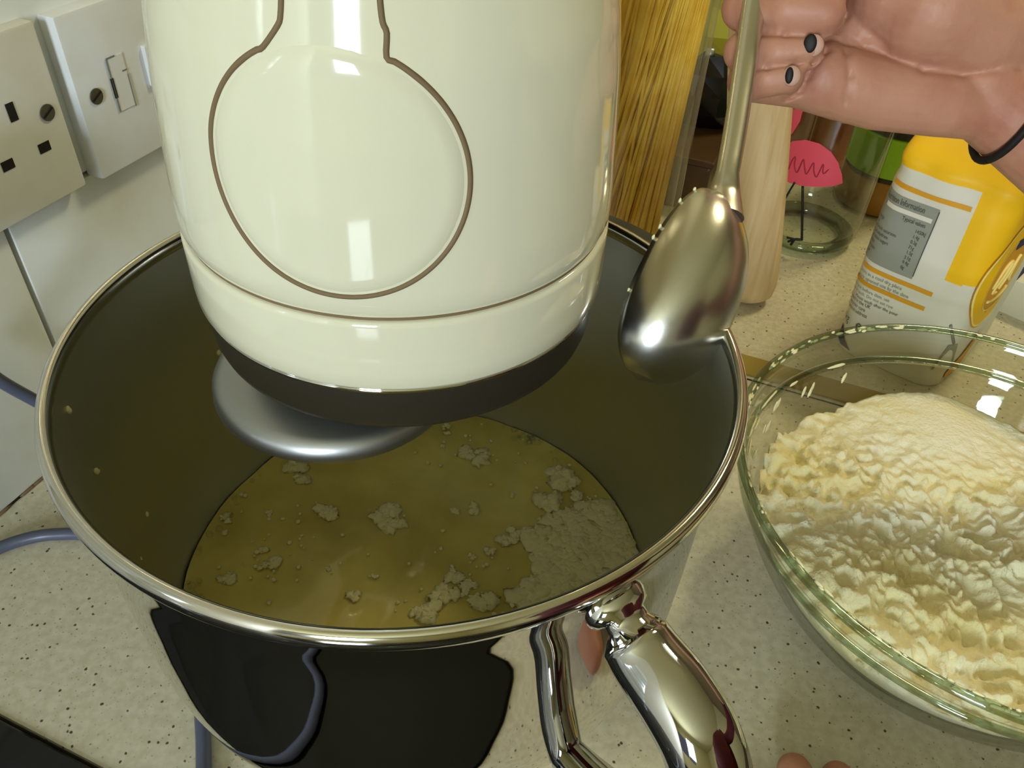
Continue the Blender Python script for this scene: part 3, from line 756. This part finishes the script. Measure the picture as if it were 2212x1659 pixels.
# order: start at left face (local x from -PW/2 to PW/2 at y=-PD/2), then right face going back
corner(-PW / 2 + cr_, -PD / 2 + cr_, 180)
for k in range(1, 6): perim.append((-PW / 2 + cr_ + (PW - 2 * cr_) * k / 6, -PD / 2))
corner(PW / 2 - cr_, -PD / 2 + cr_, 270)
for k in range(1, 8): perim.append((PW / 2, -PD / 2 + cr_ + (PD - 2 * cr_) * k / 8))
corner(PW / 2 - cr_, PD / 2 - cr_, 0)
for k in range(1, 6): perim.append((PW / 2 - cr_ - (PW - 2 * cr_) * k / 6, PD / 2))
corner(-PW / 2 + cr_, PD / 2 - cr_, 90)
for k in range(1, 8): perim.append((-PW / 2, PD / 2 - cr_ - (PD - 2 * cr_) * k / 8))
cum = [0]
for i in range(1, len(perim) + 1):
    a, b_ = perim[i - 1], perim[i % len(perim)]; cum.append(cum[-1] + math.hypot(a[0] - b_[0], a[1] - b_[1]))
PT = cum[-1]
def bag(u, z, off=0):
    u = u % PT
    for i in range(len(perim)):
        if u <= cum[i + 1]: break
    t = (u - cum[i]) / max(cum[i + 1] - cum[i], 1e-9); a, b_ = perim[i], perim[(i + 1) % len(perim)]
    x = a[0] + (b_[0] - a[0]) * t; y = a[1] + (b_[1] - a[1]) * t
    bul = 1 + .05 * math.sin(math.pi * min(max(z / HP, 0), 1)) + .03 * math.sin(u * 60)
    zz = z / HP
    # top folds inwards
    top_ = max(0, (zz - .86) / .14); ky = 1 - .55 * top_ ** 1.6; kx = 1 - .10 * top_
    L = math.hypot(x, y); wr = .0008 * noise.noise(Vector((u * 60, z * 45, 2))) + (.0050 * min(1, (zz - .74) / .1) * noise.noise(Vector((u * 38, z * 60, 7))) if zz > .74 else 0)
    s_ = bul + (off + wr) / max(L, .01)
    p = PC + U1 * (x * s_ * kx) + U2 * (y * s_ * ky) + Vector((0, 0, z * ZS))
    return p + RT * (-.03 * z)
nu = 170; nz_ = 120
def uz(i, j): return PT * i / nu, HP * j / nz_
vs = [bag(*uz(i, j)) for j in range(nz_ + 1) for i in range(nu)]
def is_white(u, z):
    zz = z
    if u < UC + .001 and u > -.1: pass
    return False
UC = cum[7 + 5 + 3]    # middle of the front corner
UL = cum[3]; UB = UC - .019
fs = []; fm = []
for j in range(nz_):
    for i in range(nu):
        i2 = (i + 1) % nu; fs.append((j * nu + i, j * nu + i2, (j + 1) * nu + i2, (j + 1) * nu + i))
        u, z = uz(i + .5, j + .5)
        white = z < .074 + (.12 * (u - UB) if u > UB and u < UB + .06 else (.007 if u >= UB + .06 else 0)) or (u < UB and z < .128) or (u > PT - .02 and z < .128)
        fm.append(1 if white else 0)
fs.append(tuple(range(nu))[::-1]); fm.append(0)
fs.append(tuple(nz_ * nu + i for i in range(nu))); fm.append(0)
me = bpy.data.meshes.new('paper_bag'); me.from_pydata(vs, [], fs); me.materials.append(M['bagyel']); me.materials.append(M['bagwhite'])
for p, q in zip(me.polygons, fm): p.material_index = q; p.use_smooth = True
o = bpy.data.objects.new('paper_bag', me); COL.objects.link(o); o.parent = pk; o.matrix_parent_inverse = pk.matrix_world.inverted()
# folded top flap
tf = MB()
for k in range(2):
    pass
c0 = PC + RT * (-.03 * HP) + Vector((0, 0, HP * ZS + .002))
tf.box(c0 + U2 * .004, U1, U2, Z, .034, .022, .0022); tf.box(c0 + U2 * -.006 + Vector((0, 0, .004)), U1, (U2 + Z * .15).normalized(), Z, .033, .012, .0016)
tf.build('folded_flap', M['bagyel'], pk, smooth=False, bevel=.0015)
def bag_quad(u0, u1, z0, z1, m_, name, off=.0006, slope=0, n=14, nz=4):
    vs = [bag(u0 + (u1 - u0) * i / n, z0 + (z1 - z0) * j / nz + slope * (u1 - u0) * i / n, off) for j in range(nz + 1) for i in range(n + 1)]
    fs = [(j * (n + 1) + i, j * (n + 1) + i + 1, (j + 1) * (n + 1) + i + 1, (j + 1) * (n + 1) + i) for j in range(nz) for i in range(n)]
    return MB().add(vs, fs).build(name, m_, pk)
def bag_text(s, u, z, size, m_, off=.0013, sx=1.0):
    v, f = text_mesh(s, size)
    if not v: return
    o = MB().add([bag(u + p[0] * sx, z + p[1], off) for p in v], f).build('lettering', m_, pk)
    return o
ue = UB - .002
bag_quad(UL, ue, .1165, .1192, M['stripe'], 'orange_stripe')
bag_quad(UL - .004, ue - .016, .068, .1125, M['baggrey'], 'nutrition_panel', .0005, n=20, nz=8)
bag_quad(ue - .0162, ue - .0156, .070, .1115, M['text'], 'panel_edge', .0009, n=2, nz=8)
bag_text('Nutrition Information', UL - .001, .1078, .0052, M['text'], sx=.60)
bag_quad(UL + .002, ue - .018, .1035, .1062, M['bagwhite'], 'panel_band', .0009)
bag_text('Typical values', UL + .016, .1000, .0036, M['text'], sx=.7)
for i, (a, b_) in enumerate((('Energy', '1450kJ'), ('Fat', '1.4g'), ('of which saturates', '0.2g'), ('Carbohydrate', '71g'), ('of which sugars', '1.5g'), ('Fibre', '3.1g'), ('Protein', '9.4g'), ('Salt', '0g'))):
    bag_text(a, UL - .001, .0955 - .0033 * i, .0030, M['text'], sx=.8); bag_text(b_, ue - .0245, .0955 - .0033 * i, .0030, M['text'], sx=.8)
bag_quad(UL + .001, ue - .001, .0622, .0650, M['stripe'], 'orange_stripe')
bag_quad(UL - .004, ue - .002, .0515, .0543, M['stripe'], 'orange_stripe')
for i, t_ in enumerate(('Store in a cool dry place', 'once opened use by the date')): bag_text(t_, UL + .001, .0590 - .0034 * i, .0032, M['baggrey'], sx=.95)
for i, t_ in enumerate(('For best before date, see', 'top of pack. Do not eat raw', 'Please wash after the pour')): bag_text(t_, UL - .002 + .006 * (i == 2), .0482 - .0033 * i, .0030, M['text'] if i == 2 else M['baggrey'], sx=.95)
for i, t_ in enumerate(('Packed in the UK', 'Customer care', 'Freepost address')): bag_text(t_, UL - .003, .0385 - .0036 * i, .0036, M['text'], sx=.8)
bag_text('1kg', UL - .003, .0215, .0078, M['text'], sx=.75); bag_text('e', UL + .0115, .0212, .0095, M['text'])
v_ = [bag(*q, .0008) for q in ((UL - .001, .0185), (UL + .0005, .010), (UL + .012, .0105), (UL - .002, .006), (UL + .014, .004))]
MB().add([bag(UL - .004, .003, .001), bag(UL + .004, .003, .001), bag(UL + .013, .003, .001), bag(UL + .006, .009, .001), bag(UL - .002, .0165, .001), bag(UL - .0035, .009, .001)], [(0, 1, 3, 5), (1, 2, 3), (5, 3, 4)]).build('navy_corner', M['navy'], pk, smooth=False)
# roundel on the front face, drawn as nested rings
def bag_ring(uc, zc, r0, r1, m_, off, seg=56, ez=1.0):
    vs = []
    for r in (r0, r1):
        for k in range(seg):
            a = 2 * math.pi * k / seg; vs.append(bag(uc + r * math.cos(a), zc + r * ez * math.sin(a), off))
    MB().add(vs, [(k, (k + 1) % seg, seg + (k + 1) % seg, seg + k) for k in range(seg)]).build('roundel', m_, pk)
uc_, zc_ = UC + .036, .075
for (r0, r1, m_, o_) in ((.0001, .036, M['stripe'], .0007), (.0335, .0350, M['palewhite'], .0010), (.024, .0335, M['bagyel'], .0010), (.0232, .0242, M['palewhite'], .0013), (.0001, .0232, M['stripe'], .0011)):
    bag_ring(uc_, zc_, r0, r1, m_, o_)
for q in ([(-.016, -.004), (-.010, .008), (-.002, .010), (-.006, .0), (-.012, -.008), (-.004, -.010)], [(-.004, -.008), (.004, .004), (.010, .010), (.006, -.002), (.012, -.008)], [(-.014, -.014), (.0, -.016), (.012, -.012)]):
    MB().tube([bag(uc_ + p.x, zc_ + p.y, .0016) for p in smooth_path([Vector((a, b_, 0)) for a, b_ in q], 5)], .0011, 6).build('script_stroke', M['palewhite'], pk)
bag_quad(uc_ - .006, uc_ + .02, zc_ + .018, zc_ + .024, M['navy'], 'navy_banner', .0016)
MB().tube([bag(UC - .004, .049, .001), bag(UC + .004, .036, .001)], .0026, 8, flat=.3, up=N).build('printed_pin_handle', M['baggrey'], pk)
MB().add([bag(UC + .001, .034, .0010), bag(UC + .009, .034, .0010), bag(UC + .017, .016, .0010), bag(UC - .003, .014, .0010)], [(0, 1, 2, 3)]).build('printed_whisk', M['baggrey'], pk)
MB().add([bag(UC + .012, .010, .0013), bag(UC + .030, .018, .0013), bag(UC + .050, .030, .0013), bag(UC + .044, .014, .0013), bag(UC + .036, .004, .0013), bag(UC + .014, .004, .0013)], [(0, 1, 3, 5), (1, 2, 3), (3, 4, 5)]).build('printed_wheat', M['stripe'], pk, smooth=False)
# second packet beyond
sp2 = empty('white_packet', Vector((.50, .52, 0)), 'white packet with a navy corner lying right of the flour packet', 'packet')
q_ = at(2250, 690, 0); sp2.location = (q_.x, q_.y, 0); bpy.context.view_layer.update()
loft([rrect(q_ + U2 * .02, U1, U2, .05, .035, .012, z) for z in (0, .004, .026, .030)]).build('wrapper', M['bagwhite'], sp2, smooth=True, angle=50)
loft([rrect(q_ - U1 * .038 + U2 * -.004, U1, U2, .010, .013, .004, z) for z in (.0301, .0312)]).build('navy_patch', M['navy'], sp2, smooth=False)

# ------------------------------------------------------------------ serving spoon
SD = .292
base_ = dep(1556, 418, SD); tip_ = dep(1395, 826, SD - .006)
ax_ = (tip_ - base_); SL = ax_.length; ax_.normalize()
toC = (CAM - (base_ + tip_) * .5).normalized(); toC = (toC - ax_ * toC.dot(ax_)).normalized()
rt_ = ax_.cross(toC); rt_ = rt_ if rt_.dot(RT) > 0 else -rt_
al = R_(46)
BEL = toC * math.cos(al) + rt_ * math.sin(al); VV = rt_ * math.cos(al) - toC * math.sin(al)
sp_ = empty('serving_spoon', base_, 'worn steel serving spoon held over the mixing bowl, back of the spoon towards the camera', 'spoon')
vs = []; fs = []; NA, NB = 44, 22
for sh_ in (0, 1):
    th_ = .0011 * sh_
    for i in range(NA + 1):
        t = i / NA; x = t * 2 - 1
        hw = .0280 * (max(0, 1 - abs(x) ** 2.5)) ** .5 * (1.0 + .05 * x); hd = .0208 * (max(0, 1 - abs(x) ** 2.4)) ** .55
        for k in range(NB + 1):
            a = math.pi * k / NB
            cc_ = -math.cos(a); cc_ *= (.56 + .22 * t) if cc_ < 0 else 1
            vs.append(base_ + ax_ * (SL * t) + VV * (cc_ * max(hw - th_, 0)) + BEL * (math.sin(a) * max(hd - th_, 0)) - rt_ * .0035)
W_ = NB + 1
for sh_ in (0, 1):
    o_ = sh_ * (NA + 1) * W_
    for i in range(NA):
        for k in range(NB): fs.append((o_ + i * W_ + k, o_ + i * W_ + k + 1, o_ + (i + 1) * W_ + k + 1, o_ + (i + 1) * W_ + k))
for i in range(NA):
    for k in (0, NB): fs.append((i * W_ + k, (i + 1) * W_ + k, (NA + 1) * W_ + (i + 1) * W_ + k, (NA + 1) * W_ + i * W_ + k))
MB().add(vs, fs).build('spoon_bowl', M['spoonsteel'], sp_, merge=.00002)
hpts = smooth_path([base_ + ax_ * .010 + BEL * .008 - rt_ * .002, base_ + BEL * .001 + rt_ * .0008, dep(1572, 372, SD), dep(1585, 300, .2965), dep(1604, 180, .3035), dep(1622, 60, .3085), dep(1637, -40, .3110), dep(1652, -140, .3120), dep(1664, -230, .3120)], 6)
n = len(hpts)
MB().tube(hpts, [interp([0, 6, 12, 20, n], [.0075, .0058, .0042, .0043, .0046], i) for i in range(n)], 20, True, flat=.62, up=toC).build('handle', M['spoonsteel'], sp_, smooth=True, angle=60)
b = MB(); random.seed(9)
for k in range(5):
    t = random.uniform(.05, .75); x = t * 2 - 1; hw = .0280 * (1 - abs(x) ** 2.3) ** .5
    p = base_ + ax_ * (SL * t) - VV * hw * (.56 + .22 * t) - rt_ * .0035
    b.blob(p, .0006, .0005, .0012, seed=k, amp=.4, seg=8, rings=5)
o = b.build('batter_drips', M['clump'], sp_); o['kind'] = 'stuff'

# ------------------------------------------------------------------ person: hands and forearms
def caps(b, pts):
    pts = [(p, r * .955) for p, r in pts]
    # pts: list of (Vector, radius): dense spheres joined as tapered tube with round ends
    P = []
    for i in range(len(pts) - 1):
        (p0, r0), (p1, r1) = pts[i], pts[i + 1]; n = 5
        for k in range(n): P.append((p0.lerp(p1, k / n), r0 + (r1 - r0) * k / n))
    P.append(pts[-1])
    for (p, r) in pts: b.blob(p, r, r, r, amp=0, seg=20, rings=12)
    b.tube([p for p, r in P], [r for p, r in P], 20, True)
def remesh(b, voxel, name, smooth_it=6, crease=None):
    me = bpy.data.meshes.new(name); me.from_pydata(b.v, [], b.f)
    o = bpy.data.objects.new(name, me); COL.objects.link(o)
    bm = bmesh.new(); bm.from_mesh(me); bmesh.ops.recalc_face_normals(bm, faces=bm.faces); bm.to_mesh(me); bm.free()
    r = o.modifiers.new('r', 'REMESH'); r.mode = 'VOXEL'; r.voxel_size = voxel
    s_ = o.modifiers.new('s', 'SMOOTH'); s_.factor = .5; s_.iterations = smooth_it
    dg = bpy.context.evaluated_depsgraph_get(); me2 = bpy.data.meshes.new_from_object(o.evaluated_get(dg))
    bpy.data.objects.remove(o)
    if crease:
        for v in me2.vertices: v.co = crease(v.co.copy())
    for p in me2.polygons: p.use_smooth = True
    return me2
HS = .955
def dd(x, y, t): return dep(x, y, t * HS)
b = MB()
pinky = [(dd(1815, 200, .362), .0120), (dd(1720, 185, .352), .0092), (dd(1612, 176, .338), .0080), (dd(1660, 170, .3285), .0073), (dd(1706, 167, .3265), .0062)]
ring = [(dd(1825, 105, .366), .0125), (dd(1720, 105, .356), .0095), (dd(1606, 112, .338), .0084), (dd(1680, 112, .3255), .0080), (dd(1745, 110, .3235), .0072)]
middle = [(dd(1840, 0, .366), .0130), (dd(1720, 0, .355), .0100), (dd(1606, 18, .338), .0092), (dd(1700, 22, .3220), .0090), (dd(1780, 28, .3200), .0092)]
index = [(dd(1845, -105, .366), .0130), (dd(1720, -100, .352), .0100), (dd(1610, -82, .336), .0092), (dd(1690, -70, .3215), .0088), (dd(1765, -66, .3205), .0085)]
for f_ in (pinky, ring, middle, index): caps(b, f_)
caps(b, [(dd(1775, 168, .350), .0150), (dd(1900, 204, .352), .0150), (dd(2040, 222, .352), .0145), (dd(2120, 240, .355), .0125)])
caps(b, [(dd(1850, 90, .358), .0160), (dd(2000, 125, .360), .0190), (dd(2160, 170, .358), .0190)])
caps(b, [(dd(1850, 0, .360), .0150), (dd(1990, 20, .360), .0200), (dd(2160, 120, .356), .0200)])
caps(b, [(dd(1850, -90, .360), .0150), (dd(1990, -60, .358), .0180), (dd(2150, 60, .356), .0190)])
caps(b, [(dd(1935, -10, .342), .0190), (dd(2010, 18, .338), .0225), (dd(2110, 70, .345), .0205), (dd(2180, 110, .354), .0180)])   # thenar mound
caps(b, [(dd(1960, -40, .342), .0180), (dd(1850, -150, .325), .0130), (dd(1760, -215, .314), .0110), (dd(1690, -235, .307), .0095)])   # thumb
wa = (dd(2187, 177, .356)); fa = (dd(2400, 325, .362)); el = dd(3150, 820, .40)
pd = (RT * -.545 + UP * -.84).normalized()
for sgn in (-1, 1):
    caps(b, [(wa + pd * (.0105 * sgn) - (fa - wa).normalized() * .012, .0185), (wa + pd * (.0115 * sgn), .0185), (fa + pd * (.013 * sgn), .0235), (el + pd * (.014 * sgn), .032)])
cre = [[(1815, 72), (1832, 110), (1838, 160), (1830, 215), (1822, 262)], [(1825, 65), (1870, 95), (1930, 118), (2000, 150), (2080, 158), (2150, 150)], [(1690, 222), (1715, 205), (1745, 195)]]
deep = [[(1600, 72), (1700, 72), (1770, 76), (1812, 62), (1834, 30), (1832, -10)], [(1600, 152), (1660, 143), (1720, 134), (1765, 128), (1788, 108), (1786, 84)], [(1764, 130), (1748, 165), (1732, 190), (1700, 212)]]
caps(b, [(wa, .0190), (fa, .0245), (el, .036)])
def crease(co):
    x, y = pix(co)
    if not (1590 < x < 2200 and -40 < y < 300): return co
    if (co - CAM).dot(FW) > .350 * HS + (.006 if x > 1800 else 0): return co
    for pl, wd, am in [(q, 9, .0011) for q in cre] + [(q, 7, .0019) for q in deep]:
        for i in range(len(pl) - 1):
            a = Vector(pl[i]); c_ = Vector(pl[i + 1]); p = Vector((x, y)); ab = c_ - a; t = max(0, min(1, (p - a).dot(ab) / ab.dot(ab)))
            d_ = (p - (a + ab * t)).length
            if d_ < 20: co = co + FW * (am * math.exp(-(d_ / wd) ** 2))
    return co
body_r = remesh(b, .00105, 'right_arm', 4, crease)
# left hand resting on the worktop, coming in from below the frame
b = MB()
def az_(x, y, z): return at(x, y, z)
lh = {'index': [(az_(1716, 1665, .0098), .0082), (az_(1748, 1735, .015), .0088), (az_(1775, 1830, .026), .0094), (az_(1810, 2010, .030), .0115)],
      'middle': [(az_(1810, 1682, .0098), .0080), (az_(1840, 1740, .015), .0090), (az_(1870, 1830, .027), .0096), (az_(1895, 2010, .030), .0120)],
      'ring': [(az_(1905, 1725, .0098), .0078), (az_(1925, 1790, .015), .0086), (az_(1945, 1860, .026), .0092), (az_(1980, 2020, .028), .0115)],
      'little': [(az_(1990, 1790, .0095), .0070), (az_(2005, 1850, .014), .0078), (az_(2020, 1910, .022), .0084), (az_(2050, 2040, .026), .0105)],
      'thumb': [(az_(1640, 1850, .010), .0090), (az_(1680, 1935, .014), .0100), (az_(1740, 2080, .020), .0125), (az_(1830, 2220, .026), .0150)]}
for k_ in lh: caps(b, lh[k_])
for x_ in (1815, 1895, 1975, 2045): caps(b, [(az_(x_, 2010, .028), .0120), (az_(1880 + (x_ - 1930) * .5, 2330, .040), .0150)])
caps(b, [(az_(1740, 2080, .022), .0130), (az_(1890, 2330, .040), .0150)])
wl_ = az_(1890, 2330, .042)
elb = wl_ + Vector((.20, -.12, .02))
caps(b, [(wl_ + Vector((.004, .002, 0)), .0200), (wl_ + Vector((.03, -.02, .003)), .0220), (elb, .036)])
body_l = remesh(b, .0014, 'left_arm', 3)
ps = empty('person', S(.05, -.40, ZF), 'person gripping the spoon in one hand, fingertips of the other at the bottom', 'person')
bm = bmesh.new(); bm.from_mesh(body_r); bm.from_mesh(body_l); me = bpy.data.meshes.new('body'); bm.to_mesh(me); bm.free()
me.materials.append(M['skin'])
for p in me.polygons: p.use_smooth = True
bo = bpy.data.objects.new('body', me); COL.objects.link(bo); bo.parent = ps; bo.matrix_parent_inverse = ps.matrix_world.inverted()
tag(bo, 'bare hands and forearms')
def nail(c, hx, hy, m_, name, parent=ps, dz=0, tilt=0):
    nn_ = (CAM - c).normalized(); a = (RT - nn_ * RT.dot(nn_)).normalized(); a = Matrix.Rotation(tilt, 3, nn_) @ a; b2 = nn_.cross(a)
    return MB().blob(c + nn_ * dz, hx, hy, .0009, amp=0, seg=20, rings=8, ax=(a, b2, nn_)).build(name, m_, parent)
px1 = .325 / F_PX
nl = nail(dd(1757, 98, .3172), .0038, .0040, M['nail'], 'ring_finger_nail'); nail(dd(1750, 94, .3163), .0024, .0034, M['polish'], 'chipped_polish', nl)
nl = nail(dd(1710, 164, .3209), .0034, .0038, M['nail'], 'little_finger_nail'); nail(dd(1705, 163, .3203), .0015, .0030, M['polish'], 'chipped_polish', nl)
nl = nail(dd(1768, 20, .3115), .0001, .0001, M['nail'], 'skin_mark'); bpy.data.objects.remove(nl)
# hair tie round the wrist
axw = (fa - wa).normalized(); side = pd; thk = axw.cross(side).normalized()
rg = [wa + side * (math.cos(a) * .0325) + thk * (math.sin(a) * .0232) + axw * (.004 + .006 * math.cos(a)) for a in [2 * math.pi * k / 48 for k in range(49)]]
MB().tube(rg, .0017, 10, False).build('hair_tie', M['elastic'], ps)
# jumper: torso and sleeves, outside the frame to the right
TC = S(-.02, -.52, 0)
rings = []
for z, a_, b2 in ((ZF + .75, .17, .11), (-.2, .165, .105), (.0, .17, .11), (.2, .185, .115), (.38, .19, .11), (.46, .15, .09), (.50, .07, .06)):
    rings.append([TC + D * (math.cos(t) * a_) + N * (math.sin(t) * b2) + Vector((0, 0, z)) for t in [2 * math.pi * k / 32 for k in range(32)]])
jb = loft(rings)
jb.tube(smooth_path([TC + D * .15 + Z * .42, TC + D * .19 + N * .02 + Z * .30, el.lerp(TC, .15) + Z * .03, el], 5), .045, 18, True)
jb.tube(smooth_path([TC - D * .12 + Z * .42, TC - D * .17 + N * .02 + Z * .25, elb + Z * .02, elb], 5), .045, 18, True)
jb.build('jumper', M['jumper'], ps)
# ceiling lamp fitting
lf_ = empty('ceiling_lamp', (.80, .95, 1.44), 'square ceiling lamp above the worktop', 'lamp')
MB().box((.80, .95, 1.47), X, Y, Z, .2, .2, .03).build('housing', M['plastic_white'], lf_, smooth=False, bevel=.005)
bpy.context.view_layer.update()
